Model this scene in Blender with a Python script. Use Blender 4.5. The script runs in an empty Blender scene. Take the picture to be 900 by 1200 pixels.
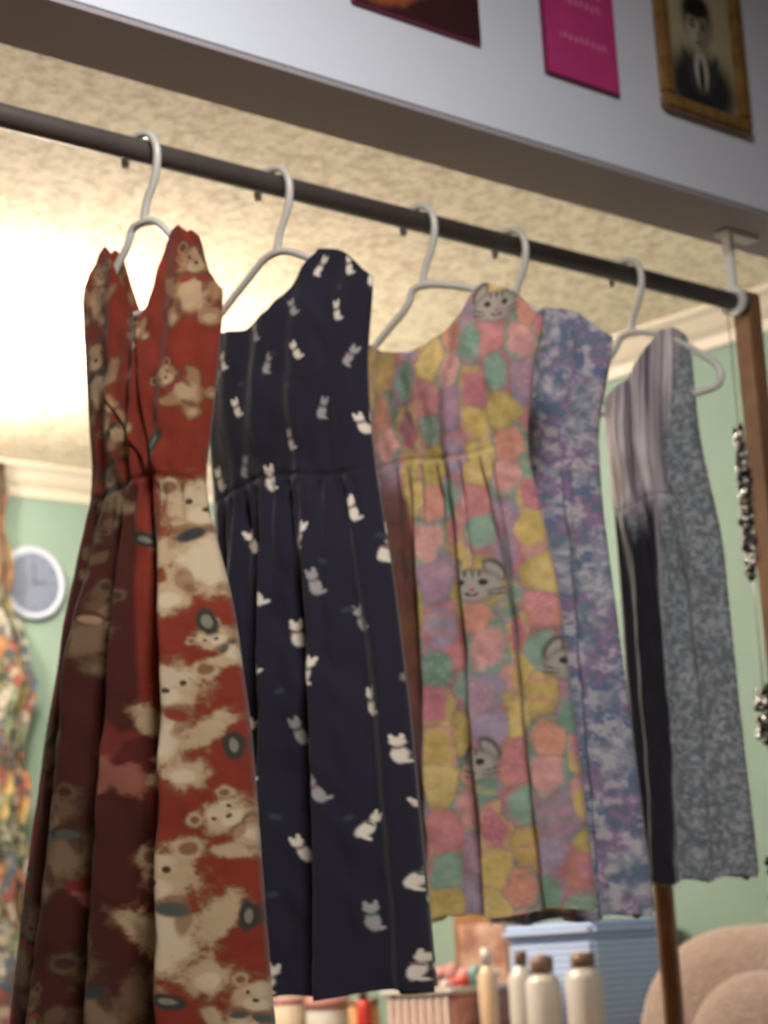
import bpy, bmesh, math, random
import numpy as np
from mathutils import Vector, Matrix
random.seed(4)
sc=bpy.context.scene
COL=bpy.context.collection
def lin(c):
    return tuple(((v/255)/12.92 if v/255<=.04045 else ((v/255+.055)/1.055)**2.4) for v in c)
# ---------------------------------------------------------------- materials
def mat(name,col,rough=.6,spec=.3,bump=0,bscale=60,var=0,vscale=8,metal=0,emit=None,estr=0,transl=0,col2=None,sheen=0):
    m=bpy.data.materials.new(name); m.use_nodes=True
    nt=m.node_tree; N=nt.nodes; L=nt.links; b=N['Principled BSDF']
    c=lin(col)+(1,)
    b.inputs['Base Color'].default_value=c
    b.inputs['Roughness'].default_value=rough; b.inputs['Metallic'].default_value=metal
    b.inputs['Specular IOR Level'].default_value=spec
    if sheen: b.inputs['Sheen Weight'].default_value=sheen
    tc=N.new('ShaderNodeTexCoord')
    if var or col2:
        n=N.new('ShaderNodeTexNoise'); n.inputs['Scale'].default_value=vscale; n.inputs['Detail'].default_value=6
        L.new(tc.outputs['Object'],n.inputs['Vector'])
        r=N.new('ShaderNodeValToRGB'); r.color_ramp.elements[0].position=.35; r.color_ramp.elements[1].position=.65
        r.color_ramp.elements[0].color=c
        if col2: r.color_ramp.elements[1].color=lin(col2)+(1,)
        else: r.color_ramp.elements[1].color=tuple(min(1,v*(1+var)) for v in c[:3])+(1,)
        L.new(n.outputs['Fac'],r.inputs['Fac']); L.new(r.outputs['Color'],b.inputs['Base Color'])
    if bump:
        n2=N.new('ShaderNodeTexNoise'); n2.inputs['Scale'].default_value=bscale; n2.inputs['Detail'].default_value=5
        L.new(tc.outputs['Object'],n2.inputs['Vector'])
        bp=N.new('ShaderNodeBump'); bp.inputs['Strength'].default_value=bump; bp.inputs['Distance'].default_value=.01
        L.new(n2.outputs['Fac'],bp.inputs['Height']); L.new(bp.outputs['Normal'],b.inputs['Normal'])
    if emit:
        b.inputs['Emission Color'].default_value=lin(emit)+(1,); b.inputs['Emission Strength'].default_value=estr
    return m
def printmat(name,transl=.22,rough=.85,bump=.25,bscale=260,sheen=.15):
    m=bpy.data.materials.new(name); m.use_nodes=True
    nt=m.node_tree; N=nt.nodes; L=nt.links; b=N['Principled BSDF']; o=N['Material Output']
    at=N.new('ShaderNodeAttribute'); at.attribute_name='print'
    L.new(at.outputs['Color'],b.inputs['Base Color'])
    b.inputs['Roughness'].default_value=rough; b.inputs['Specular IOR Level'].default_value=.15
    b.inputs['Sheen Weight'].default_value=sheen
    tc=N.new('ShaderNodeTexCoord'); n=N.new('ShaderNodeTexNoise'); n.inputs['Scale'].default_value=bscale
    L.new(tc.outputs['Object'],n.inputs['Vector'])
    bp=N.new('ShaderNodeBump'); bp.inputs['Strength'].default_value=bump; bp.inputs['Distance'].default_value=.002
    L.new(n.outputs['Fac'],bp.inputs['Height']); L.new(bp.outputs['Normal'],b.inputs['Normal'])
    if transl:
        t=N.new('ShaderNodeBsdfTranslucent'); L.new(at.outputs['Color'],t.inputs['Color'])
        mx=N.new('ShaderNodeMixShader'); mx.inputs['Fac'].default_value=transl
        L.new(b.outputs['BSDF'],mx.inputs[1]); L.new(t.outputs['BSDF'],mx.inputs[2]); L.new(mx.outputs['Shader'],o.inputs['Surface'])
    return m
# ---------------------------------------------------------------- mesh helpers
def obj_from_bm(name,bm,mats,smooth=False,parent=None):
    me=bpy.data.meshes.new(name); bm.to_mesh(me); bm.free()
    for m in (mats if isinstance(mats,(list,tuple)) else [mats]): me.materials.append(m)
    if smooth:
        me.polygons.foreach_set('use_smooth',[True]*len(me.polygons))
    o=bpy.data.objects.new(name,me); COL.objects.link(o)
    if parent: o.parent=parent
    return o
def add_box(bm,lo,hi,mi=0,bevel=0,rot=None):
    lo=Vector(lo);hi=Vector(hi); c=(lo+hi)/2; s=hi-lo
    M=Matrix.Translation(c)@(rot.to_4x4() if rot else Matrix.Identity(4))@Matrix.Diagonal((s.x,s.y,s.z,1))
    r=bmesh.ops.create_cube(bm,size=1,matrix=M)
    fs=set(f for v in r['verts'] for f in v.link_faces)
    for f in fs: f.material_index=mi
    if bevel:
        es=set(e for f in fs for e in f.edges)
        rb=bmesh.ops.bevel(bm,geom=list(es),offset=bevel,segments=2,affect='EDGES')
        for f in rb['faces']: f.material_index=mi
def box(name,lo,hi,m,bevel=0,parent=None):
    bm=bmesh.new(); add_box(bm,lo,hi,0,bevel); return obj_from_bm(name,bm,m,False,parent)
def add_lathe(bm,c,prof,seg=24,mi=0,axis='Z'):
    rings=[]
    for (r,z) in prof:
        ring=[]
        for k in range(seg):
            a=2*math.pi*k/seg; q=(r*math.cos(a),r*math.sin(a),z)
            if axis=='Y': q=(q[0],q[2],q[1])
            if axis=='X': q=(q[2],q[0],q[1])
            ring.append(bm.verts.new((c[0]+q[0],c[1]+q[1],c[2]+q[2])))
        rings.append(ring)
    for i in range(len(rings)-1):
        for k in range(seg):
            f=bm.faces.new((rings[i][k],rings[i][(k+1)%seg],rings[i+1][(k+1)%seg],rings[i+1][k])); f.material_index=mi; f.smooth=True
    for ring,fl in ((rings[0],1),(rings[-1],0)):
        f=bm.faces.new(ring if not fl else ring[::-1]); f.material_index=mi
def add_ell(bm,c,s,mi=0,rot=None,seg=20,ring=12):
    M=Matrix.Translation(c)@(rot.to_4x4() if rot else Matrix.Identity(4))@Matrix.Diagonal((s[0],s[1],s[2],1))
    r=bmesh.ops.create_uvsphere(bm,u_segments=seg,v_segments=ring,radius=1,matrix=M)
    for f in set(f for v in r['verts'] for f in v.link_faces): f.material_index=mi; f.smooth=True
def tube(name,paths,rad,m,parent=None):
    cu=bpy.data.curves.new(name,'CURVE'); cu.dimensions='3D'; cu.bevel_depth=rad; cu.bevel_resolution=4; cu.use_fill_caps=True
    for pts,cyc in paths:
        s=cu.splines.new('NURBS'); s.points.add(len(pts)-1)
        for i,q in enumerate(pts): s.points[i].co=(*q,1)
        s.order_u=3; s.use_endpoint_u=not cyc; s.use_cyclic_u=cyc; s.resolution_u=6
    t=bpy.data.objects.new(name+'_c',cu); COL.objects.link(t)
    dg=bpy.context.evaluated_depsgraph_get(); me=bpy.data.meshes.new_from_object(t.evaluated_get(dg))
    bpy.data.objects.remove(t); me.name=name
    me.materials.clear(); me.materials.append(m)
    me.polygons.foreach_set('use_smooth',[True]*len(me.polygons))
    o=bpy.data.objects.new(name,me); COL.objects.link(o)
    if parent:o.parent=parent
    return o
# ---------------------------------------------------------------- numpy noise
_rs=np.random.RandomState(7); _T=_rs.rand(256,256)
def vn(x,y,seed=0):
    x=x+seed*17.3; y=y+seed*9.1
    xi=np.floor(x).astype(int); yi=np.floor(y).astype(int); fx=x-xi; fy=y-yi
    fx=fx*fx*(3-2*fx); fy=fy*fy*(3-2*fy)
    g=lambda a,b:_T[a%256,b%256]
    return (g(xi,yi)*(1-fx)+g(xi+1,yi)*fx)*(1-fy)+(g(xi,yi+1)*(1-fx)+g(xi+1,yi+1)*fx)*fy
def fbm(x,y,seed=0):
    return (vn(x,y,seed)*.5+vn(x*2.1,y*2.1,seed+3)*.28+vn(x*4.3,y*4.3,seed+5)*.22)
def sst(a,b,x):
    t=np.clip((x-a)/(b-a),0,1); return t*t*(3-2*t)
def mixc(col,c,m):
    c=np.array(c); return col*(1-m[...,None])+c*m[...,None]
L3=lambda *c: np.array(lin(c))
def blob(col,u,z,cu,cz,ru,rz,rot,c,ed=.5,seed=1,fr=90,soft=.14,amt=1):
    R=max(ru,rz)*(1.15+ed+soft)
    idx=np.nonzero((np.abs(u-cu)<R)&(np.abs(z-cz)<R))
    if len(idx[0])==0: return col
    du=u[idx]-cu; dz=z[idx]-cz; a=du*math.cos(rot)+dz*math.sin(rot); b=-du*math.sin(rot)+dz*math.cos(rot)
    d=np.sqrt((a/ru)**2+(b/rz)**2)+(fbm(u[idx]*fr,z[idx]*fr,seed)-.5)*ed
    m=(1-sst(1.0-soft,1.0+soft*.3,d))*amt
    col[idx]=mixc(col[idx],c,m)
    return col
# ---------------------------------------------------------------- room
yf=-.084
m_ceil=bpy.data.materials.new('popcorn_ceiling'); m_ceil.use_nodes=True
def ceilmat(m):
    N=m.node_tree.nodes; L=m.node_tree.links; b=N['Principled BSDF']; b.inputs['Roughness'].default_value=.95
    tc=N.new('ShaderNodeTexCoord'); n=N.new('ShaderNodeTexNoise'); n.inputs['Scale'].default_value=44; n.inputs['Detail'].default_value=8; n.inputs['Roughness'].default_value=.8
    L.new(tc.outputs['Object'],n.inputs['Vector'])
    r=N.new('ShaderNodeValToRGB'); r.color_ramp.elements[0].position=.40; r.color_ramp.elements[0].color=lin((184,165,136))+(1,)
    r.color_ramp.elements[1].position=.56; r.color_ramp.elements[1].color=lin((238,226,202))+(1,)
    L.new(n.outputs['Fac'],r.inputs['Fac']); L.new(r.outputs['Color'],b.inputs['Base Color'])
    bp=N.new('ShaderNodeBump'); bp.inputs['Strength'].default_value=.6; bp.inputs['Distance'].default_value=.013
    L.new(n.outputs['Fac'],bp.inputs['Height']); L.new(bp.outputs['Normal'],b.inputs['Normal'])
ceilmat(m_ceil)
m_mint=mat('mint_paint',(104,124,115),.8,bump=.1,bscale=40,var=.06)
m_white=mat('white_trim_paint',(170,161,147),.5,bump=.05)
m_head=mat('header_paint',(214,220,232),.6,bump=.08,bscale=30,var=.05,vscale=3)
m_soff_shadow=mat('soffit_shadow',(156,147,153),.6,bump=.08,bscale=30,var=.08,vscale=3)  # dimmer tone puts the underside's shadow into the colour
m_front=mat('front_room_paint',(140,132,128),.8)
m_floor=mat('carpet_floor',(110,92,76),.95,bump=.6,bscale=200,var=.3,vscale=60)
box('floor',(-3.5,-4,-.1),(2.6,3.05,0),m_floor)
box('ceiling',(-3.5,.05,2.4),(2.6,3.05,2.45),m_ceil)
box('ceiling_front',(-3.5,-4,2.75),(2.6,yf,2.8),m_front)
box('wall_far',(-3.5,2.93,0),(2.6,3.03,2.4),m_mint)
box('wall_right',(2.48,.05,0),(2.58,2.93,2.4),m_mint)
box('wall_right_front',(2.48,-4,0),(2.58,yf,2.75),m_front)
box('wall_left',(-3.6,-4,0),(-3.5,3.03,2.75),m_mint)
box('wall_back',(-3.5,-4.1,0),(2.6,-4,2.75),m_front)
box('wall_header',(-3.5,yf,2.124),(2.6,.05,2.75),m_head,.003)
box('soffit_shadow_strip',(-3.5,yf+.001,2.118),(2.6,.05,2.124),m_soff_shadow)  # thin strip added to carry the shadow tone under the header
box('wall_partition_right',(1.56,yf,0),(2.48,.05,2.118),m_head)
box('wall_partition_left',(-3.5,yf,0),(-1.2,.05,2.118),m_head)
def crown(name,p0,p1,inn):
    prof=[(0,0),(.07,0),(.07,-.012),(.055,-.02),(.035,-.045),(.015,-.06),(.012,-.085),(0,-.085)]
    bm=bmesh.new(); A=[];B=[]
    for d,z in prof:
        A.append(bm.verts.new((p0[0]+inn[0]*d,p0[1]+inn[1]*d,p0[2]+z))); B.append(bm.verts.new((p1[0]+inn[0]*d,p1[1]+inn[1]*d,p1[2]+z)))
    k=len(prof)
    for i in range(k): bm.faces.new((A[i],A[(i+1)%k],B[(i+1)%k],B[i]))
    bm.faces.new(A);bm.faces.new(B[::-1]); bmesh.ops.recalc_face_normals(bm,faces=bm.faces)
    return obj_from_bm(name,bm,m_white)
crown('trim_1',(-3.5,2.93,2.4),(2.48,2.93,2.4),(0,-1))
crown('trim_2',(2.48,.05,2.4),(2.48,2.93,2.4),(-1,0))
# ---------------------------------------------------------------- rod, post, bracket
m_rod=mat('dark_steel',(80,73,70),.5,.4,var=.15,vscale=30,metal=.2)
bm=bmesh.new(); add_lathe(bm,(0,0,2.0),[(.0145,-1.2),(.0145,1.39)],32,0,'X'); add_lathe(bm,(0,0,2.0),[(.0195,1.375),(.0205,1.38),(.0205,1.388),(.017,1.389)],32,0,'X')
rod=obj_from_bm('closet_rod',bm,m_rod)
m_wood=mat('brown_wood',(108,72,48),.5,bump=.15,bscale=25,col2=(130,92,62),vscale=14)
bm=bmesh.new(); add_box(bm,(1.389,-.018,0),(1.420,.020,2.018),0,.004); obj_from_bm('wooden_post',bm,m_wood)
bm=bmesh.new(); add_box(bm,(1.355,-.014,2.110),(1.435,.014,2.118),0,.001); add_box(bm,(1.366,-.009,2.02),(1.374,.009,2.112),0,.002)
add_lathe(bm,(1.365,0,2.0),[(.0245,0),(.0245,.010)],24,0,'X')
obj_from_bm('rod_bracket',bm,mat('white_enamel',(215,215,212),.35,.5))
# ---------------------------------------------------------------- dresses
PSI=math.radians(12)
H=Vector((math.sin(PSI),-math.cos(PSI),0)); NN=Vector((-math.cos(PSI),-math.sin(PSI),0))
m_hang=mat('white_plastic',(200,196,188),.3,.5)
def hanger(x,cu,hw,dz=0):
    def P(u,z): return (x+H.x*u,H.y*u,z)
    hook=[P(-.026,1.986),P(-.027,1.994),P(-.026,2.004),P(-.016,2.018),P(0,2.0225),P(.016,2.018),P(.026,2.002),P(.026,1.975),P(.016,1.948),P(.004,1.93),P(0,1.905)]
    loop=[P(cu,1.792+dz),P(cu+hw*.6,1.792+dz),P(cu+hw*.92,1.795+dz),P(cu+hw,1.802+dz),P(cu+hw*1.02,1.815+dz),P(cu+hw*.96,1.832+dz*.9),P(cu+hw*.7,1.858+dz*.6),P(cu+hw*.4,1.886+dz*.3),P(.02,1.905),P(0,1.908),P(-.02,1.905),
          P(cu-hw*.4,1.886+dz*.3),P(cu-hw*.7,1.858+dz*.6),P(cu-hw*.96,1.832+dz*.9),P(cu-hw*1.02,1.815+dz),P(cu-hw,1.802+dz),P(cu-hw*.92,1.795+dz),P(cu-hw*.6,1.792+dz)]
    return tube('clothes_hanger',[(hook,False),(loop,True)],.0052,m_hang)
def sheet(P,side,nc,nr):
    s=np.sin(np.linspace(-1,1,nc)*math.pi/2)*.35+np.linspace(-1,1,nc)*.65
    t=np.linspace(0,1,nr)
    Lz,Lu=zip(*sorted(P['L'])); Rz,Ru=zip(*sorted(P['R']))
    tu,tz=zip(*P['top']); 
    uL0=np.interp(1.82,Lz,Lu); uR0=np.interp(1.82,Rz,Ru)
    u0=(uL0+uR0)/2+s*(uR0-uL0)/2
    ztop=np.interp(u0,tu,tz)
    k=max(2,nc//70); ker=np.hanning(k*2+3); ker/=ker.sum()
    ztop=np.convolve(np.pad(ztop,(k+1,k+1),'edge'),ker,'valid')
    if side<0: ztop=ztop-P.get('backdrop',.014)*(1-np.abs(s)**4)*(1-sst(np.max(ztop)-.05,np.max(ztop)-.01,ztop))
    hem=P['hem']+P.get('hemw',.004)*np.sin(s*9+side)
    S,T=np.meshgrid(s,t); Zt=ztop[None,:]; Z=Zt+(hem[None,:]-Zt)*T
    sm=lambda zs,us: sum(np.interp(Z+o,zs,us) for o in (-.03,-.015,0,.015,.03))/5
    ul=sm(Lz,Lu); ur=sm(Rz,Ru)
    U=(ul+ur)/2+S*(ur-ul)/2
    zz=P['waist']
    db=P.get('db',1)
    zj=zz+.006*np.sin(S*4+P['ph'])
    dep=sum(np.interp(Z+o,[P['hem'],zz-.14,zz,zz+.1,1.80,1.90],[P['dh'],P['dh']*.66,.034*db,.042*db,.030*db,.008*db]) for o in (-.03,-.01,.01,.03))/4
    edge=np.clip(1-np.abs(S)**2,0,1)**.55
    A=sum(np.interp(Z+o,[P['hem'],zz-.18,zz-.03,zz+.02,zz+.08,1.9],[P['fa']*1.25,P['fa']*.9,P['fa']*.3,.002,P.get('ba',.004),.0015]) for o in (-.02,0,.02))/3
    k=P['k']; ph=P['ph']+(0 if side>0 else 2.1)
    wob=.5*np.sin(Z*3+ph)+1.0*(vn(Z*3.5,S*1.2+ph,4)-.5)
    arg=k*math.pi*S+ph+wob+.9*np.sin(S*2.3+ph)
    f=np.sin(arg+.35*np.sin(arg))+.28*np.sin(arg*.47+1+Z*2)+.16*np.sin(arg*2.3+Z*3)
    win=np.clip(1-np.abs(S)**4,0,1)
    g=np.where(Z<zj,np.exp(-np.abs(Z-zj)/.12)*sst(0,.02,zj-Z),0)*.0042*(np.sin(S*k*8+ph*3+wob)+.5*np.sin(S*k*13+1+wob*2))
    g+=np.where(Z>=zj,np.exp(-np.abs(Z-zj)/.05)*sst(0,.015,Z-zj),0)*.0018*np.sin(S*k*7+ph*2)
    D=dep*edge+(A*f+g)*win+(fbm(U*14+Z*4,Z*6,int(ph*3)+2)-.5)*.022*win
    D-= .0022*np.exp(-((Z-zj)/.004)**2)*win
    if side>0 and 'crease' in P:
        for (ua,za,ub,zb,h) in P['crease']:
            uu=np.interp(Z,[zb,za],[ub,ua]); inn=sst(zb-.03,zb,Z)*(1-sst(za,za+.02,Z))
            D+=h*sst(-.003,.003,U-uu)*inn*np.exp(-np.clip(U-uu,0,1)/.05)
    D=np.where(np.abs(S)>.9999,0,np.maximum(D,.0015))
    U2=U+A*.15*np.cos(arg)*np.clip(1-S*S,0,1)
    return U2,U,Z,D*side
def gridmesh(name,V,Fq,Cc,m,parent=None):
    me=bpy.data.meshes.new(name); me.vertices.add(len(V)); me.vertices.foreach_set('co',V.ravel().astype(np.float32))
    me.loops.add(Fq.size); me.loops.foreach_set('vertex_index',Fq.ravel().astype(np.int32))
    me.polygons.add(len(Fq)); me.polygons.foreach_set('loop_start',(np.arange(len(Fq))*4).astype(np.int32))
    me.polygons.foreach_set('use_smooth',np.ones(len(Fq),bool))
    me.update(calc_edges=True)
    at=me.color_attributes.new('print','FLOAT_COLOR','POINT')
    at.data.foreach_set('color',np.concatenate([Cc,np.ones((len(Cc),1))],1).ravel().astype(np.float32))
    me.materials.append(m); o=bpy.data.objects.new(name,me); COL.objects.link(o)
    if parent:o.parent=parent
    return o
def dress(name,P,painter,m):
    x=P['x']; V=[];Fs=[];Cs=[];off=0
    gain=np.array(P.get('gain',(.72,.66,.60))); ds=P.get('desat',.12)
    for side,nc,nr in ((1,P.get('nc',300),P.get('nr',540)),(-1,140,180)):
        U2,U,Z,D=sheet(P,side,nc,nr)
        X=x+H.x*U2+NN.x*D; Y=H.y*U2+NN.y*D
        V.append(np.stack([X,Y,Z],-1).reshape(-1,3))
        c=painter(U,Z,side); l=(c*np.array([.3,.55,.15])).sum(-1,keepdims=True); c=(c*(1-ds)+l*ds)*gain
        Cs.append(np.clip(c,0,1).reshape(-1,3))
        i=np.arange(nc*nr).reshape(nr,nc)+off
        q=np.stack([i[:-1,:-1],i[1:,:-1],i[1:,1:],i[:-1,1:]],-1).reshape(-1,4)
        if side<0:q=q[:,::-1]
        Fs.append(q); off+=nc*nr
    return gridmesh(name,np.concatenate(V),np.concatenate(Fs),np.concatenate(Cs),m)
# -- print designs
def teddy(col,u,z,cu,cz,s,r,c1,c2,c3,seed,bow):
    ca,sa=math.cos(r),math.sin(r)
    def e(a,b,ra,rb,c,ed=.5,rr=0,fr=120,amt=1):
        a*=s;b*=s
        blob(col,u,z,cu+a*ca-b*sa,cz+a*sa+b*ca,ra*s,rb*s,r+rr,c,ed,seed,fr,.35,amt)
    parts=[(0,-.18,.27,.28,0),(-.28,-.08,.10,.20,.6),(.28,-.08,.10,.20,-.6),(-.2,-.43,.14,.13,.3),(.2,-.43,.14,.13,-.3),(0,.22,.25,.21,0),(-.19,.38,.09,.09,0),(.19,.38,.09,.09,0)]
    for a,b,ra,rb,rr in parts: e(a,b,ra*1.12,rb*1.12,c2,.8,rr)
    for a,b,ra,rb,rr in parts: e(a,b,ra*.92,rb*.92,c1,.8,rr)
    e(0,-.18,.16,.18,c3,.9); e(-.2,-.45,.07,.06,c3,.4); e(.2,-.45,.07,.06,c3,.4); e(-.19,.38,.05,.05,c2,.3); e(.19,.38,.05,.05,c2,.3)
    e(0,.30,.14,.08,c3,.8,amt=.6)
    e(0,.06,.20,.05,c2,.8,amt=.8); e(-.12,-.32,.05,.12,c2,.6,.2,amt=.7); e(.13,-.05,.04,.14,c2,.6,-.2,amt=.7)
    e(0,.15,.11,.08,c3,.3); e(0,.19,.035,.025,L3(80,58,46),.1); e(-.09,.26,.022,.026,L3(80,58,46),.1); e(.09,.26,.022,.026,L3(80,58,46),.1)
    e(-.09,.01,.09,.05,bow,.3,.3); e(.09,.01,.09,.05,bow,.3,-.3)
def red_print(u,z,side):
    base=np.ones(u.shape+(3,))*L3(146,50,32)
    base*= (1+.3*(fbm(u*60,z*60,1)-.5))[...,None]
    fold_shadow=L3(80,32,24)  # shadow of the skirt folds, painted into the base colour
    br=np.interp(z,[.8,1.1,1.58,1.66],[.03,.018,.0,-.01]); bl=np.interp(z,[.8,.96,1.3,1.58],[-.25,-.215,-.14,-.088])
    dark_zone=sst(-.004,.004,br-u)*sst(-.006,.006,u-bl)*(1-sst(1.57,1.585,z)) if side>0 else u*0
    col=mixc(base,fold_shadow,dark_zone)
    M=lambda px,y:((px-165-.044*(y-178))*.00133,1.906-.00104*(y-290)-.00014*px)
    cream=(L3(208,184,150),L3(146,104,74),L3(230,214,188)); shadow_brown=(L3(112,84,62),L3(72,48,36),L3(136,112,88)); tan=(L3(172,132,98),L3(108,70,50),L3(200,174,140))
    bows=[L3(60,66,70),L3(150,60,50),L3(86,96,92),L3(180,144,120)]
    B=[(248,645,170,.12),(236,850,150,-.15),(240,1060,180,.08),(292,965,100,.9),(165,1155,150,.4),(62,1110,130,-.4),(122,985,130,.2),(150,745,110,-.5),(122,450,115,.15),(236,350,110,-.1),(150,590,85,.4),(118,345,85,-.2),(85,880,95,.6),(225,475,75,.8),(300,1165,100,-.3),(130,660,70,-.3),(150,520,70,1.0),(105,1180,80,.2),(272,770,70,.9),(175,400,50,.4)]
    for i,(px,y,h,r) in enumerate(B):
        cu,cz=M(px+4,y); in_shadow=(px<200 and y>570)
        c=shadow_brown if in_shadow else (cream if i%4 else tan)  # bears inside the painted fold shadow get darkened colours
        if y<560 and not in_shadow: c=tan
        if i==0: c=cream
        teddy(col,u,z,cu,cz,h*.00098,r,*c,i+2,bows[i%4])
    for i,(px,y) in enumerate([(208,540),(262,745),(255,1150),(100,450),(285,880),(195,650),(60,1030),(300,1060)]):
        cu,cz=M(px,y); blob(col,u,z,cu,cz,.018,.009,.8+i,L3(60,62,58),.5,i+3,90,.3); blob(col,u,z,cu,cz,.009,.004,.8+i,L3(140,146,130),.4,i+4,90,.3)
    for i,(px,y,r) in enumerate([(186,895,52),(150,1040,26)]):
        cu,cz=M(px,y)
        for k in range(11):
            a=k*2.4; q=r*.0006*(k/11)**.5
            blob(col,u,z,cu+q*math.cos(a),cz+q*math.sin(a),r*.00042,r*.00032,a,[L3(124,44,38),L3(158,94,82),L3(96,32,28)][k%3],.6,i+k,120,.3)
    return col
def navy_print(u,z,side):
    col=np.ones(u.shape+(3,))*L3(32,31,52)
    M=lambda px,y:((px-320-.05*(y-215))*.00128,1.906-.00108*(y-298)-.00012*(px-320))
    P=[(425,745),(445,665),(437,838),(468,800),(325,715),(415,620),(383,500),(325,578),(440,972),(402,935),(337,1080),(483,1120),(445,1070),(325,935),(480,955),(390,705),(390,805),(463,890),(465,730),(325,795),(283,490),(320,440),(395,385),(370,325),(345,375),(260,430),(430,345),(325,1020),(480,1025),(370,1000),(365,870),(370,650),(350,535),(410,440),(300,650),(420,520),(290,560),(360,760),(300,870),(300,980),(395,1130),(350,1140),(450,590),(270,360),(355,430),(300,400),(430,400),(405,330)]
    if side<0: P=[(random.uniform(120,520),random.uniform(330,1170)) for _ in range(60)]
    else: P=P+[(250-60*(i%2),450+60*i) for i in range(12)]
    for i,(px,y) in enumerate(P):
        px+=14
        cu,cz=M(px,y); r=[.3,-.3,.1,-.6,.45][i%5]; k=.92 if y>560 else .74
        c=L3(236,232,220) if i%3 else L3(160,162,168)
        ca,sa=math.cos(r),math.sin(r)
        for (a,b,ra,rb) in [(0,-.006,.0072,.0125),(0,.011,.0072,.0062),(-.0042,.017,.0024,.004),(.0042,.017,.0024,.004),(.006,-.015,.006,.0026)]:
            a*=k;b*=k
            blob(col,u,z,cu+a*ca-b*sa,cz+a*sa+b*ca,ra*k,rb*k,r,c,.3,i,150,.35)
        blob(col,u,z,cu-.001*ca,cz+.002,.006*k,.0018,r,L3(150,110,120) if i%2 else L3(90,120,90),.2,i,150)
        if i%2: blob(col,u,z,cu+.03,cz-.035,.006,.004,r,L3(52,58,72),.4,i,150,.3)
    return col
def cellp(u,z,su,sz,seed):
    gx=u/su; gz=z/sz; best=np.full(u.shape,9.);sec=np.full(u.shape,9.);bid=np.zeros(u.shape,int); bx=np.zeros(u.shape);bz=np.zeros(u.shape)
    xi=np.floor(gx).astype(int); zi=np.floor(gz).astype(int)
    for dx in (-1,0,1):
        for dz in (-1,0,1):
            cx=xi+dx; cz=zi+dz
            h=_T[(cx*7+seed)%256,(cz*13+seed*3)%256]; h2=_T[(cx*5+seed+40)%256,(cz*11+seed)%256]; h3=_T[(cx*3+seed+90)%256,(cz*19+seed)%256]
            ex=gx-(cx+.25+.5*h); ez=gz-(cz+.25+.5*h2+.4*(cx%2))
            th=(h3-.5)*1.0; e1=ex*np.cos(th)+ez*np.sin(th); e2=-ex*np.sin(th)+ez*np.cos(th)
            d=np.hypot(e1,e2*.85); m=d<best
            sec=np.where(m,best,np.minimum(sec,d)); best=np.where(m,d,best); bid=np.where(m,(cx*31+cz*17)%997,bid); bx=np.where(m,e1,bx);bz=np.where(m,e2,bz)
    return best,sec,bid,bx,bz
def pastel_print(u,z,side):
    wu=(fbm(u*70,z*70,31)-.5)*.014; wz=(fbm(u*70,z*70,37)-.5)*.014
    b,s,i,ex,ez=cellp(u+wu,z+wz,.036,.052,5)
    pal=np.array([lin(c) for c in [(214,142,154),(216,194,112),(124,168,154),(186,150,182),(222,156,140),(142,182,170),(224,204,132),(208,130,150),(170,160,194),(228,170,174),(204,184,106)]])
    col=pal[i%len(pal)]
    stripe=sst(-.3,.9,np.sin(ez*14+(i%5)))*(i%3==0)*.4; col=col*(1-stripe[...,None])+pal[(i*7+3)%11]*stripe[...,None]
    dots=sst(.2,.9,np.sin(ex*20)*np.sin(ez*20))*(i%3==1)*.2; col=col*(1-dots[...,None])+L3(234,222,190)*dots[...,None]
    out=sst(.34,.58,b); bg=pal[((i*5+4)%11)]*.85
    col=col*(1-out[...,None])+bg*out[...,None]
    e=1-sst(.0,.14,s-b); col=mixc(col,L3(134,142,134),e*.3)
    col=col*(.68+.62*fbm(u*90,z*90,3))[...,None]
    M=lambda px,y:((px-490-.062*(y-258)+30)*.00132,1.813-.00113*(y-415)-.00012*(px-490))
    for j,(px,y) in enumerate([(550,712),(557,917),(562,378),(640,800)]):
        cu,cz=M(px,y); g=L3(176,174,172); dk=L3(104,104,108)
        for sx in (-1,1):
            blob(col,u,z,cu+sx*.022,cz+.022,.010,.019,sx*.5,dk,.1,j,90,.3); blob(col,u,z,cu+sx*.021,cz+.020,.006,.014,sx*.5,g,.1,j,90,.3)
        blob(col,u,z,cu,cz,.034,.025,0,dk,.2,j,90,.3); blob(col,u,z,cu,cz,.031,.022,0,g,.2,j,90,.3)
        for sx in (-1,1):
            blob(col,u,z,cu+sx*.012,cz+.005,.005,.005,0,L3(56,58,62),.05,j,90,.3)
            for q in (-.003,.003): blob(col,u,z,cu+sx*.024,cz-.007+q,.010,.0012,sx*(.2+q*40),L3(90,90,94),.05,j)
        blob(col,u,z,cu,cz-.005,.004,.003,0,L3(190,110,120),.05,j,90,.3)
        for sx in (-1,1): blob(col,u,z,cu+sx*.004,cz-.011,.005,.0018,sx*.5,L3(70,68,72),.05,j,90,.3)
        for q in (-.008,0,.008): blob(col,u,z,cu+q,cz+.017,.0018,.006,0,dk,.05,j,90,.3)
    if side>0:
        br=np.interp(z,[1.04,1.5,1.64],[-.006,-.014,-.035]); dark_zone=sst(-.004,.004,br-u)*(1-sst(1.60,1.66,z))  # shadowed left fold of the skirt, painted over the pattern
        shadow_brown=np.ones(col.shape)*L3(108,62,50); shadow_brown=shadow_brown*(.6+.8*fbm(u*50,z*40,8))[...,None]
        shadow_brown=shadow_brown*.8+col*.08
        col=col*(1-dark_zone[...,None])+shadow_brown*dark_zone[...,None]
    return col
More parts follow.
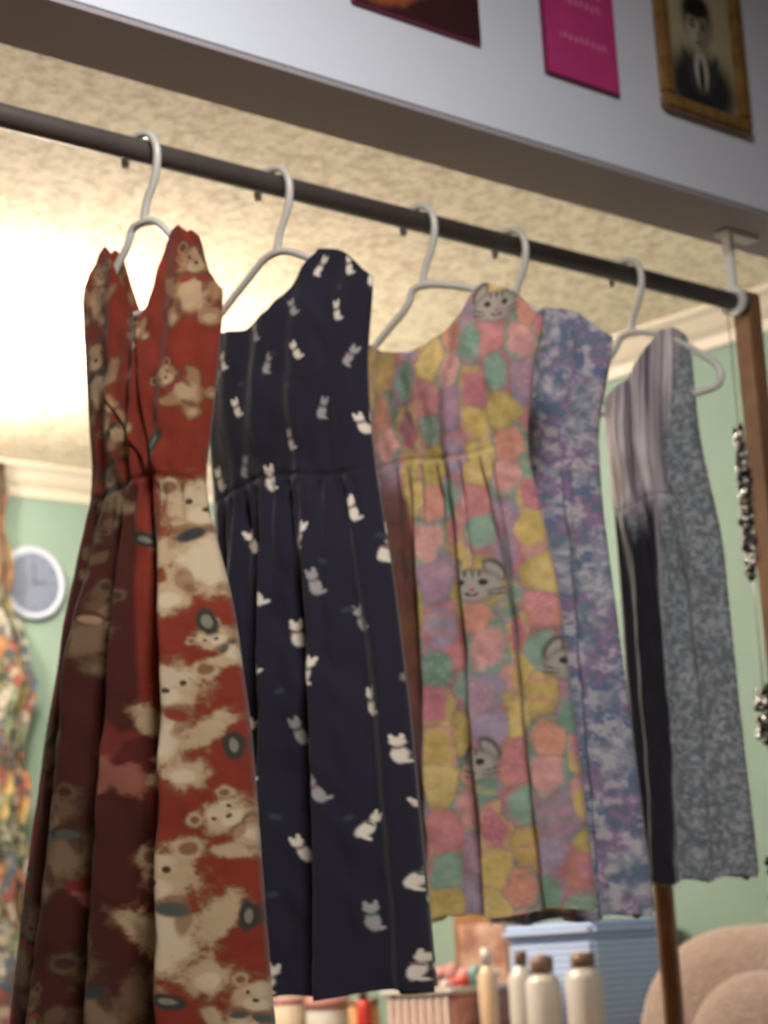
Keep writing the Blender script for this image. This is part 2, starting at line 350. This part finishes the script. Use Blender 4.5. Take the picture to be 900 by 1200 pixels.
def violet_print(u,z,side):
    n=fbm(u*50,z*42,11); n2=fbm(u*42+8,z*46,14); n3=fbm(u*90,z*90,17)
    col=np.ones(u.shape+(3,))*L3(164,170,196)
    col=mixc(col,L3(98,122,170),sst(.46,.60,n)*.85); col=mixc(col,L3(160,130,180),sst(.50,.62,n2)*.85)
    col=mixc(col,L3(214,216,226),sst(.54,.64,n3)*.7); col=mixc(col,L3(96,134,152),sst(.42,.32,n3)*.7)
    return col
def grey_print(u,z,side):
    n=fbm(u*260,z*190,21)
    col=np.ones(u.shape+(3,))*L3(138,148,158)
    col=mixc(col,L3(92,104,116),sst(.38,.68,n)*.8); col=mixc(col,L3(178,184,192),sst(.45,.22,n)*.8)
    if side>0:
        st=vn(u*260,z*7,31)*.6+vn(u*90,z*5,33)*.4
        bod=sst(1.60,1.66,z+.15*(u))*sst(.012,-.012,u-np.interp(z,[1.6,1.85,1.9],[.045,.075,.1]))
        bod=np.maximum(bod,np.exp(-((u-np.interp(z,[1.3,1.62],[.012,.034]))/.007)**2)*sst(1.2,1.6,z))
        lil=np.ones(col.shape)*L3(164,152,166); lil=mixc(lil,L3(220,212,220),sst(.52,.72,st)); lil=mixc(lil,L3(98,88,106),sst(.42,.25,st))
        br=np.interp(z,[1.08,1.6,1.68],[.012,.034,.03]); dark_zone=sst(-.003,.003,br-u)*sst(1.66,1.60,z+(vn(u*150,z*4,3)-.5)*.08)
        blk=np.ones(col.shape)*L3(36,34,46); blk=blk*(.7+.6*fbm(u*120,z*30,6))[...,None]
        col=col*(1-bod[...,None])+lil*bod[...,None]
        col=col*(1-dark_zone[...,None])+blk*dark_zone[...,None]
    return col
m_cloth=printmat('printed_cotton')
m_cloth_d=printmat('printed_cotton_dense',.08)
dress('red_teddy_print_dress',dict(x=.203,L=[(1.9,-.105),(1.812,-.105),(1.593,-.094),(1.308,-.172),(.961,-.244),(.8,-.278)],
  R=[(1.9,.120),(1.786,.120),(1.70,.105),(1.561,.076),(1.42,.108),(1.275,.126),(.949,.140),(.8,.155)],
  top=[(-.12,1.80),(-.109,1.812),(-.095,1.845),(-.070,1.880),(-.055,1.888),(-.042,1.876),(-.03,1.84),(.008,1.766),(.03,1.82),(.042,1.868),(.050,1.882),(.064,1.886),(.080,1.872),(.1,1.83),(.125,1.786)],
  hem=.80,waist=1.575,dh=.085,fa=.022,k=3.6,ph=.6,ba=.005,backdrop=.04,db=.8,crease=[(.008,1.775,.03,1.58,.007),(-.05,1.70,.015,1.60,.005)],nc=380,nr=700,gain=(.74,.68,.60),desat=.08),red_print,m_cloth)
dress('navy_cat_print_dress',dict(x=.415,L=[(1.9,-.13),(1.55,-.12),(.97,-.19)],
  R=[(1.9,.150),(1.832,.150),(1.75,.133),(1.68,.130),(1.58,.136),(1.48,.150),(1.3,.163),(.964,.176)],
  top=[(-.14,1.838),(-.119,1.828),(-.08,1.813),(-.04,1.808),(0,1.822),(.03,1.85),(.055,1.886),(.069,1.895),(.1,1.886),(.152,1.836)],
  hem=.968,waist=1.60,dh=.078,fa=.018,k=4.4,ph=2.0,gain=(.80,.74,.68)),navy_print,m_cloth_d)
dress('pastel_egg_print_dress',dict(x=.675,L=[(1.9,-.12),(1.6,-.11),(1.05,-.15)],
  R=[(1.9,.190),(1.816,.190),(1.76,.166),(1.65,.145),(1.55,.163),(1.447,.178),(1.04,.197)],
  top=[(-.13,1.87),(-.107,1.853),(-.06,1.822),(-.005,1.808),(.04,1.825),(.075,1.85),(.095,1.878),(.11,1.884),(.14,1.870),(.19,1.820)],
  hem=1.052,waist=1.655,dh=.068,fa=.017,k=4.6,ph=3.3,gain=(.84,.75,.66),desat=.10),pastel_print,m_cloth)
dress('blue_violet_floral_dress',dict(x=.856,L=[(1.9,-.10),(1.6,-.09),(1.04,-.11)],
  R=[(1.9,.156),(1.822,.156),(1.76,.136),(1.707,.118),(1.6,.116),(1.45,.124),(1.3,.132),(1.039,.144)],
  top=[(-.11,1.84),(-.05,1.870),(.0,1.876),(.03,1.885),(.055,1.890),(.1,1.878),(.156,1.828)],
  hem=1.042,waist=1.66,dh=.055,fa=.014,k=4.2,ph=4.6,gain=(.78,.73,.68)),violet_print,m_cloth)
dress('grey_marl_dress',dict(x=1.109,L=[(1.9,-.055),(1.746,-.055),(1.62,-.052),(1.12,-.058)],
  R=[(1.9,.096),(1.84,.098),(1.735,.096),(1.57,.120),(1.33,.122),(1.084,.127)],
  top=[(-.06,1.80),(-.045,1.815),(0,1.832),(.025,1.87),(.05,1.899),(.075,1.900),(.09,1.885),(.105,1.84)],
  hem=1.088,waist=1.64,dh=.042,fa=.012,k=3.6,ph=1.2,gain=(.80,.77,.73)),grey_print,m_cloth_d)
for x,cu,hw,dz in [(.203,.006,.078,0),(.415,.005,.130,-.004),(.675,.03,.135,-.004),(.856,.012,.098,-.016),(1.109,.02,.12,0)]: hanger(x,cu,hw,dz)
# ---------------------------------------------------------------- pictures on the header
m_pr=printmat('glossy_print',0,.4,0,sheen=0)
def flat_print(name,x0,x1,z0,z1,y,fn,parent=None,n=140):
    r=(z1-z0)/(x1-x0); nr=int(n*r)
    U,W=np.meshgrid(np.linspace(0,1,n),np.linspace(1,0,nr))
    V=np.stack([x0+U*(x1-x0),np.full(U.shape,y),z0+W*(z1-z0)],-1).reshape(-1,3)
    i=np.arange(n*nr).reshape(nr,n); q=np.stack([i[:-1,:-1],i[1:,:-1],i[1:,1:],i[:-1,1:]],-1).reshape(-1,4)
    return gridmesh(name,V,q,np.clip(fn(U,W*r),0,1).reshape(-1,3),m_pr,parent)
def empty(name,loc=(0,0,0)):
    e=bpy.data.objects.new(name,None); COL.objects.link(e); e.location=loc; return e
def f_port(U,W):
    c=np.ones(U.shape+(3,))*L3(168,158,128)
    c=c*(.8+.4*fbm(U*3,W*3,4))[...,None]
    B=lambda *a: blob(c,U,W,*a,.08,2,5,.45)
    B(.5,.20,.62,.44,0,L3(44,44,46))
    B(.5,.56,.11,.16,0,L3(130,126,112))
    B(.5,.38,.12,.24,0,L3(186,180,166))
    B(.5,.32,.05,.22,0,L3(34,34,36))
    for s in (-1,1): B(.5+s*.18,.36,.06,.27,-s*.35,L3(56,56,60))
    B(.5,.92,.26,.30,0,L3(36,32,30))
    for s in (-1,1): B(.5+s*.20,.80,.03,.06,0,L3(136,130,114))
    B(.5,.80,.20,.27,0,L3(148,142,124))
    B(.43,.78,.11,.20,0,L3(172,165,147)); B(.58,.74,.08,.18,0,L3(128,122,106))
    B(.5,1.03,.23,.13,.15,L3(36,32,30))
    for s in (-1,1):
        B(.5+s*.08,.835,.055,.028,0,L3(74,68,62)); B(.5+s*.08,.885,.06,.022,s*-.1,L3(76,70,62))
    B(.515,.75,.035,.06,0,L3(124,116,102)); B(.5,.665,.08,.024,0,L3(104,92,84))
    return c
e=empty('framed_portrait')
m_gold=mat('antique_gold_wood',(140,106,58),.45,.4,bump=.2,bscale=90,col2=(108,78,40),vscale=40)
bm=bmesh.new(); X0,X1,Z0,Z1=1.120,1.330,2.241,2.55; w=.024
for lo,hi in (((X0,yf-.018,Z0),(X1,yf-.0005,Z0+w)),((X0,yf-.018,Z1-w),(X1,yf-.0005,Z1)),((X0,yf-.018,Z0+w),(X0+w,yf-.0005,Z1-w)),((X1-w,yf-.018,Z0+w),(X1,yf-.0005,Z1-w))): add_box(bm,lo,hi,0,.004)
obj_from_bm('frame',bm,m_gold,parent=e); flat_print('photo',X0+w,X1-w,Z0+w,Z1-w,yf-.006,f_port,e)
def f_pink(U,W):
    c=np.ones(U.shape+(3,))*L3(190,60,120)
    c=c*(.9+.2*fbm(U*5,W*5,2))[...,None]
    def line(z,x0,x1,th,k):
        x=(U-x0)/(x1-x0); m=(1-sst(th*.6,th*1.3,np.abs(W-z-.012*np.sin(U*60+k))))*(x>0)*(x<1)*sst(-.8,0,np.sin(U*80+k*3))
        return m*.55
    for z,x0,x1,th in ((.42,.2,.85,.03),(.80,.3,.8,.035),(.95,.3,.85,.035)): c=mixc(c,L3(232,140,180),line(z,x0,x1,th,z*9))
    return c
def sign(name,x0,x1,z0,z1,fn):
    e=empty(name); bm=bmesh.new(); add_box(bm,(x0,yf-.008,z0),(x1,yf-.0005,z1),0,.001); obj_from_bm('board',bm,mat(name+'_edge',(120,40,70),.5),parent=e)
    flat_print('face',x0+.002,x1-.002,z0+.002,z1-.002,yf-.0086,fn,e)
sign('pink_sign',.864,1.022,2.236,2.45,f_pink)
def f_dark(U,W):
    c=np.ones(U.shape+(3,))*L3(56,30,34)
    blob(c,U,W,.30,.16,.30,.12,.3,L3(140,76,44),.4,3,8,.4); blob(c,U,W,.26,.20,.18,.06,.3,L3(186,134,84),.3,4,8,.4)
    blob(c,U,W,.62,.62,.3,.2,-.3,L3(110,50,40),.3,6,8,.3)
    return c
sign('dark_art_print',.492,.731,2.243,2.51,f_dark)
# ---------------------------------------------------------------- rear room things
def f_curt(u,z):
    b,s,i,ex,ez=cellp(u,z,.06,.07,9)
    pal=np.array([lin(c) for c in [(140,88,56),(142,126,78),(52,68,52),(146,140,126),(54,70,84),(114,54,44),(150,144,132),(76,92,66),(40,40,46)]])
    n=fbm(u*40,z*40,5); c=pal[(i+(n*4).astype(int))%9]; c=mixc(c,L3(54,58,52),(1-sst(.05,.25,s-b))*.6)
    c=c*(.5+.7*fbm(u*60,z*60,3))[...,None]
    c=mixc(c,L3(90,62,44),sst(1.95,2.1,z)*.6)
    return c
nu,nz=180,420
U,W=np.meshgrid(np.linspace(0,1,nu),np.linspace(0,1,nz))
wd=np.interp(W,[0,.08,.2,.26,.30,.34,.5,1],[.565,.57,.585,.625,.66,.61,.605,.66])
xx=1.25+U*(wd+.010*np.sin(W*60)*U)
zc=2.36-W*1.95
yy=2.80+.028*np.sin(U*34+W*1.5)+.012*np.sin(U*71)
V=np.stack([xx,yy,zc],-1).reshape(-1,3); i=np.arange(nu*nz).reshape(nz,nu)
e=empty('floral_curtain'); gridmesh('cloth',V,np.stack([i[:-1,:-1],i[1:,:-1],i[1:,1:],i[:-1,1:]],-1).reshape(-1,4),f_curt(U*1.0,zc).reshape(-1,3),m_cloth,e)
bm=bmesh.new(); add_lathe(bm,(0,2.80,2.362),[(.01,.9),(.01,1.80)],16,0,'X'); add_ell(bm,(.9,2.80,2.362),(.02,.02,.02)); add_box(bm,(1.1,2.80,2.357),(1.115,2.87,2.367)); obj_from_bm('curtain_rod',bm,m_wood,parent=e)
bm=bmesh.new(); c=(1.957,2.929,2.07); R=.105
add_lathe(bm,(c[0],c[1]-.03,c[2]),[(R-.02,.03),(R-.004,.028),(R,.015),(R-.005,.004),(R-.014,0),(R-.02,.012)],40,0,'Y')
add_lathe(bm,(c[0],c[1]-.022,c[2]),[(R-.02,.004),(R-.02,0)],40,1,'Y')
for k in range(12):
    a=k*math.pi/6; add_box(bm,(c[0]+.07*math.sin(a)-.002,c[1]-.0245,c[2]+.07*math.cos(a)-.004),(c[0]+.07*math.sin(a)+.002,c[1]-.0225,c[2]+.07*math.cos(a)+.004),2)
add_box(bm,(c[0]-.002,c[1]-.026,c[2]-.01),(c[0]+.002,c[1]-.024,c[2]+.055),2); add_box(bm,(c[0]-.01,c[1]-.028,c[2]-.002),(c[0]+.038,c[1]-.026,c[2]+.002),2)
obj_from_bm('wall_clock',bm,[mat('clock_rim',(156,162,180),.4),mat('clock_face',(92,100,120),.3,.6),mat('clock_ink',(66,70,90),.5)])
# dresser with clutter
zt=.82
m_dr=mat('dresser_paint',(150,128,112),.5,bump=.05)
e=empty('dresser'); bm=bmesh.new(); add_box(bm,(2.0,1.0,.06),(2.46,2.3,zt-.025),0,.006); add_box(bm,(1.98,.98,zt-.025),(2.47,2.32,zt),0,.006)
for a in range(2):
    for b in range(3): add_box(bm,(1.985,1.02+a*.64,.1+b*.23),(2.0,1.63+a*.64,.315+b*.23),0,.004)
for a in (1.03,2.2):
    for bx in (2.02,2.4): add_box(bm,(bx,a,0),(bx+.04,a+.05,.07),0)
obj_from_bm('carcass',bm,m_dr,parent=e)
bm=bmesh.new()
for a in range(2):
    for b in range(3): add_ell(bm,(1.975,1.325+a*.64,.21+b*.23),(.014,.014,.014))
obj_from_bm('knobs',bm,m_wood,parent=e)
def jar(name,x,y,prof,mats,cap=None):
    bm=bmesh.new(); add_lathe(bm,(x,y,zt),prof,24,0)
    if cap: add_lathe(bm,(x,y,zt),cap,24,1)
    return obj_from_bm(name,bm,mats)
m_cer=mat('white_ceramic',(176,172,168),.3,.5); m_cap=mat('cap_plastic',(104,82,70),.4); m_pink=mat('pink_plastic',(160,110,106),.5); m_redp=mat('red_plastic',(150,34,30),.4)
jar('lotion_bottle',2.12,1.30,[(.028,0),(.030,.01),(.030,.12),(.024,.135),(.012,.145),(.012,.15)],[m_cer,m_cap],[(.014,.15),(.014,.175),(.010,.18)])
jar('hand_cream_pump',2.08,1.20,[(.036,0),(.038,.01),(.038,.11),(.030,.125),(.014,.13)],[m_cer,m_cap],[(.024,.13),(.026,.160),(.012,.170)])
jar('shampoo_bottle',2.10,1.10,[(.036,0),(.039,.01),(.039,.115),(.034,.13),(.018,.14)],[m_cer,m_cap],[(.026,.14),(.026,.165),(.016,.17)])
jar('perfume_bottle',2.13,1.415,[(.020,0),(.022,.01),(.022,.13),(.014,.145),(.008,.155)],[mat('cream_glass',(190,164,136),.2,.6),m_cer],[(.012,.155),(.012,.19)])
jar('red_nail_polish_bottle',2.04,1.73,[(.016,0),(.018,.01),(.018,.08),(.010,.09)],[m_redp,m_cap],[(.011,.09),(.009,.14)])
jar('cosmetic_jar',2.12,1.95,[(.05,0),(.052,.01),(.052,.065),(.05,.07)],[m_cer,m_pink],[(.054,.07),(.054,.095),(.048,.10)])
jar('candle_jar',2.12,1.82,[(.035,0),(.037,.01),(.037,.07),(.036,.075)],[mat('amber_wax',(184,140,96),.4),m_cap],[(.038,.075),(.038,.09)])
jar('face_powder_jar',2.11,2.09,[(.045,0),(.047,.01),(.047,.08),(.043,.085)],[mat('cream_plastic',(180,162,144),.4),m_pink],[(.048,.085),(.048,.10)])
e=empty('pink_storage_basket'); bm=bmesh.new(); add_box(bm,(2.06,1.46,zt),(2.27,1.68,zt+.095),0,.008); add_box(bm,(2.05,1.45,zt+.095),(2.28,1.69,zt+.108),1,.004)
for k in range(8): add_box(bm,(2.056,1.472+k*.026,zt+.012),(2.061,1.482+k*.026,zt+.09),1)
cl=random.Random(8)
for k in range(22):
    s=cl.uniform(.012,.024); add_ell(bm,(cl.uniform(2.08,2.25),cl.uniform(1.48,1.66),zt+.11+cl.uniform(0,.03)),(s,s,s*cl.uniform(.6,1.4)),cl.randrange(5),seg=12,ring=8)
obj_from_bm('basket',bm,[mat('pink_wicker',(150,100,92),.7,bump=.4,bscale=70,col2=(178,134,124),vscale=30),m_cer,m_pink,m_redp,mat('teal_plastic',(90,130,130),.4)],parent=e)
e=empty('small_picture_frame'); bm=bmesh.new(); add_box(bm,(2.30,1.49,zt),(2.32,1.69,zt+.27),0,.005); add_box(bm,(2.296,1.515,zt+.025),(2.301,1.665,zt+.245),1); add_box(bm,(2.32,1.50,zt),(2.36,1.52,zt+.01),0)
obj_from_bm('frame',bm,[m_wood,mat('faded_photo',(120,84,74),.4,col2=(176,146,128),vscale=18)],parent=e)
bm=bmesh.new(); add_lathe(bm,(2.41,1.62,zt),[(.035,0),(.04,.02),(.04,.25),(.03,.30),(.014,.32),(.014,.345)],20,0); add_ell(bm,(2.41,1.62,zt+.36),(.018,.018,.02),0)
obj_from_bm('ceramic_bottle_vase',bm,m_cer)
m_st=bpy.data.materials.new('blue_striped_fabric'); m_st.use_nodes=True
def stripes(m):
    N=m.node_tree.nodes;L=m.node_tree.links;b=N['Principled BSDF'];b.inputs['Roughness'].default_value=.7
    tc=N.new('ShaderNodeTexCoord');w=N.new('ShaderNodeTexWave');w.bands_direction='Z';w.inputs['Scale'].default_value=22
    L.new(tc.outputs['Object'],w.inputs['Vector']);r=N.new('ShaderNodeValToRGB')
    r.color_ramp.elements[0].color=lin((112,138,190))+(1,);r.color_ramp.elements[0].position=.3;r.color_ramp.elements[1].color=lin((174,188,212))+(1,);r.color_ramp.elements[1].position=.7
    L.new(w.outputs['Fac'],r.inputs['Fac']);L.new(r.outputs['Color'],b.inputs['Base Color'])
stripes(m_st)
bm=bmesh.new(); add_box(bm,(2.19,1.15,zt),(2.45,1.41,zt+.20),0,.01); add_box(bm,(2.18,1.14,zt+.20),(2.46,1.42,zt+.235),0,.012)
obj_from_bm('striped_storage_box',bm,m_st)
# plush armchair
m_pl=mat('beige_pink_plush',(132,112,105),.95,bump=.6,bscale=90,var=.2,vscale=50,sheen=.3)
e=empty('plush_armchair'); 
def soft(name,c,s,p=2.6,rotz=0,tilt=0):
    bm=bmesh.new(); bmesh.ops.create_uvsphere(bm,u_segments=40,v_segments=28,radius=1)
    R=Matrix.Rotation(rotz,3,'Z')@Matrix.Rotation(tilt,3,'Y')
    for v in bm.verts:
        q=v.co.copy(); k=(abs(q.x)**p+abs(q.y)**p+abs(q.z)**p)**(-1/p); q=q*k; v.co=R@Vector((q.x*s[0],q.y*s[1],q.z*s[2]))+Vector(c)
    return obj_from_bm(name,bm,m_pl,True,e)
ax,ay,rz=1.955,.57,math.radians(8)
def loc(a,b,z): return (ax+a*math.cos(rz)-b*math.sin(rz),ay+a*math.sin(rz)+b*math.cos(rz),z)
soft('back',loc(.06,0,.70),(.10,.27,.325),2.6,rz); soft('back_cushion',loc(-.05,-.05,.67),(.09,.17,.27),2.3,rz,.12)
soft('seat',loc(-.12,0,.36),(.24,.24,.12),3.5,rz); soft('base',loc(-.08,0,.17),(.26,.26,.14),4,rz)
soft('arm_1',loc(-.10,.26,.44),(.22,.07,.13),2.8,rz); soft('arm_2',loc(-.10,-.26,.44),(.22,.07,.13),2.8,rz)
bm=bmesh.new()
for a,b in ((-.26,-.2),(-.26,.2),(.1,-.2),(.1,.2)): add_lathe(bm,loc(a,b,0),[(.015,0),(.022,.06)],12)
obj_from_bm('feet',bm,m_wood,parent=e)
bm=bmesh.new(); q=(1.355,.235)
add_lathe(bm,(q[0],q[1],0),[(.10,0),(.10,.02),(.05,.035),(.016,.05),(.016,1.18),(.022,1.19),(.024,1.21),(.018,1.23),(.006,1.24)],20)
obj_from_bm('wooden_stand',bm,m_wood)
m_bd=mat('dark_bead',(48,42,42),.25,.8,metal=.4); m_bs=mat('silver_bead',(190,186,184),.2,.8,metal=.9); bm=bmesh.new()
rr=random.Random(3); bx=1.352
for k in range(620):
    t=k/620; z=1.79-t*.86
    w_=[0.006 if t<.05 else .008 if t<.28 else 0 if t<.48 else .012 if t<.58 else 0 if t<.78 else .014][0]
    if w_==0: continue
    rad=rr.uniform(.003,.007); add_ell(bm,(bx+rr.uniform(-w_,w_)*.8,rr.uniform(-w_,w_)*1.1,z),(rad,rad,rad*1.2),1 if rr.random()<.35 else 0,seg=8,ring=6)
add_lathe(bm,(bx,0,1.985),[(.001,-1.05),(.001,0)],6,1)
obj_from_bm('beaded_garland',bm,[m_bd,m_bs])
bm=bmesh.new(); add_ell(bm,(1.395,-.046,1.49),(.032,.026,.055)); add_lathe(bm,(1.395,-.046,1.44),[(.029,-.02),(.033,-.012),(.033,.008),(.029,.014)],24); add_ell(bm,(1.395,-.046,1.55),(.012,.012,.012))
obj_from_bm('knitted_hat',bm,mat('dusty_pink_knit',(180,130,118),.9,bump=.8,bscale=150))
# ---------------------------------------------------------------- lamps
e=empty('ceiling_lamp'); lx,ly=1.13,2.00
bm=bmesh.new(); add_lathe(bm,(lx,ly,2.4),[(.08,-.03),(.09,-.02),(.09,-.0005)],28); obj_from_bm('canopy',bm,m_white,parent=e)
bm=bmesh.new(); add_ell(bm,(lx,ly,2.30),(.12,.12,.08)); g=obj_from_bm('globe',bm,mat('lamp_glass',(255,240,215),.4,emit=(255,236,205),estr=70),parent=e)
def pl(name,loc,en,col,size=.1):
    l=bpy.data.lights.new(name,'POINT'); l.energy=en; l.color=col; l.shadow_soft_size=size
    o=bpy.data.objects.new(name,l); COL.objects.link(o); o.location=loc; return o
for k,(dx,dy) in enumerate(((.22,0),(-.22,0),(0,-.22),(0,.22))): pl('lamp_light_%d'%k,(lx+dx,ly+dy,2.25),50,(1,.87,.72),.05).parent=e
e=empty('front_fill')  # fill light for header and dresses, added out of view with invented fixture
bm=bmesh.new(); add_lathe(bm,(-.25,-1.15,2.75),[(.13,-.09),(.17,-.06),(.18,-.02),(.18,-.0005)],32); obj_from_bm('fill_fixture',bm,mat('front_fill_glow',(240,240,240),.4,emit=(235,238,255),estr=8),parent=e)
al=bpy.data.lights.new('front_fill_light','AREA'); al.energy=47; al.size=.35; al.color=(1,.95,.90)
ao=bpy.data.objects.new('front_fill_light',al); COL.objects.link(ao); ao.location=(-.25,-1.15,2.63); ao.parent=e
w=bpy.data.worlds.new('world'); sc.world=w; w.use_nodes=True; w.node_tree.nodes['Background'].inputs[0].default_value=(.5,.55,.65,1); w.node_tree.nodes['Background'].inputs[1].default_value=.15
# ---------------------------------------------------------------- camera
F=2500.0
p=math.atan(514/2500); r=math.atan(0.06); a=math.radians(46.9)
fh=Vector((math.cos(a),math.sin(a),0)); rh=Vector((math.sin(a),-math.cos(a),0)); Zv=Vector((0,0,1))
fw=math.cos(p)*fh+math.sin(p)*Zv; u0=-math.sin(p)*fh+math.cos(p)*Zv
rc=math.cos(r)*rh-math.sin(r)*u0; uc=math.sin(r)*rh+math.cos(r)*u0
R0=(fw+rc*(-450/F)+uc*(465/F))*2.5
C=Vector((-R0.x,-R0.y,2.0-R0.z))
cd=bpy.data.cameras.new('camera'); co=bpy.data.objects.new('camera',cd); COL.objects.link(co)
co.matrix_world=Matrix(((rc.x,uc.x,-fw.x,C.x),(rc.y,uc.y,-fw.y,C.y),(rc.z,uc.z,-fw.z,C.z),(0,0,0,1)))
cd.sensor_fit='VERTICAL'; cd.sensor_height=36; cd.lens=F/1200*36; cd.clip_start=.05
cd.dof.use_dof=True; cd.dof.focus_distance=1.7; cd.dof.aperture_fstop=9
sc.camera=co
sc.view_settings.view_transform='Standard'; sc.view_settings.gamma=1.06
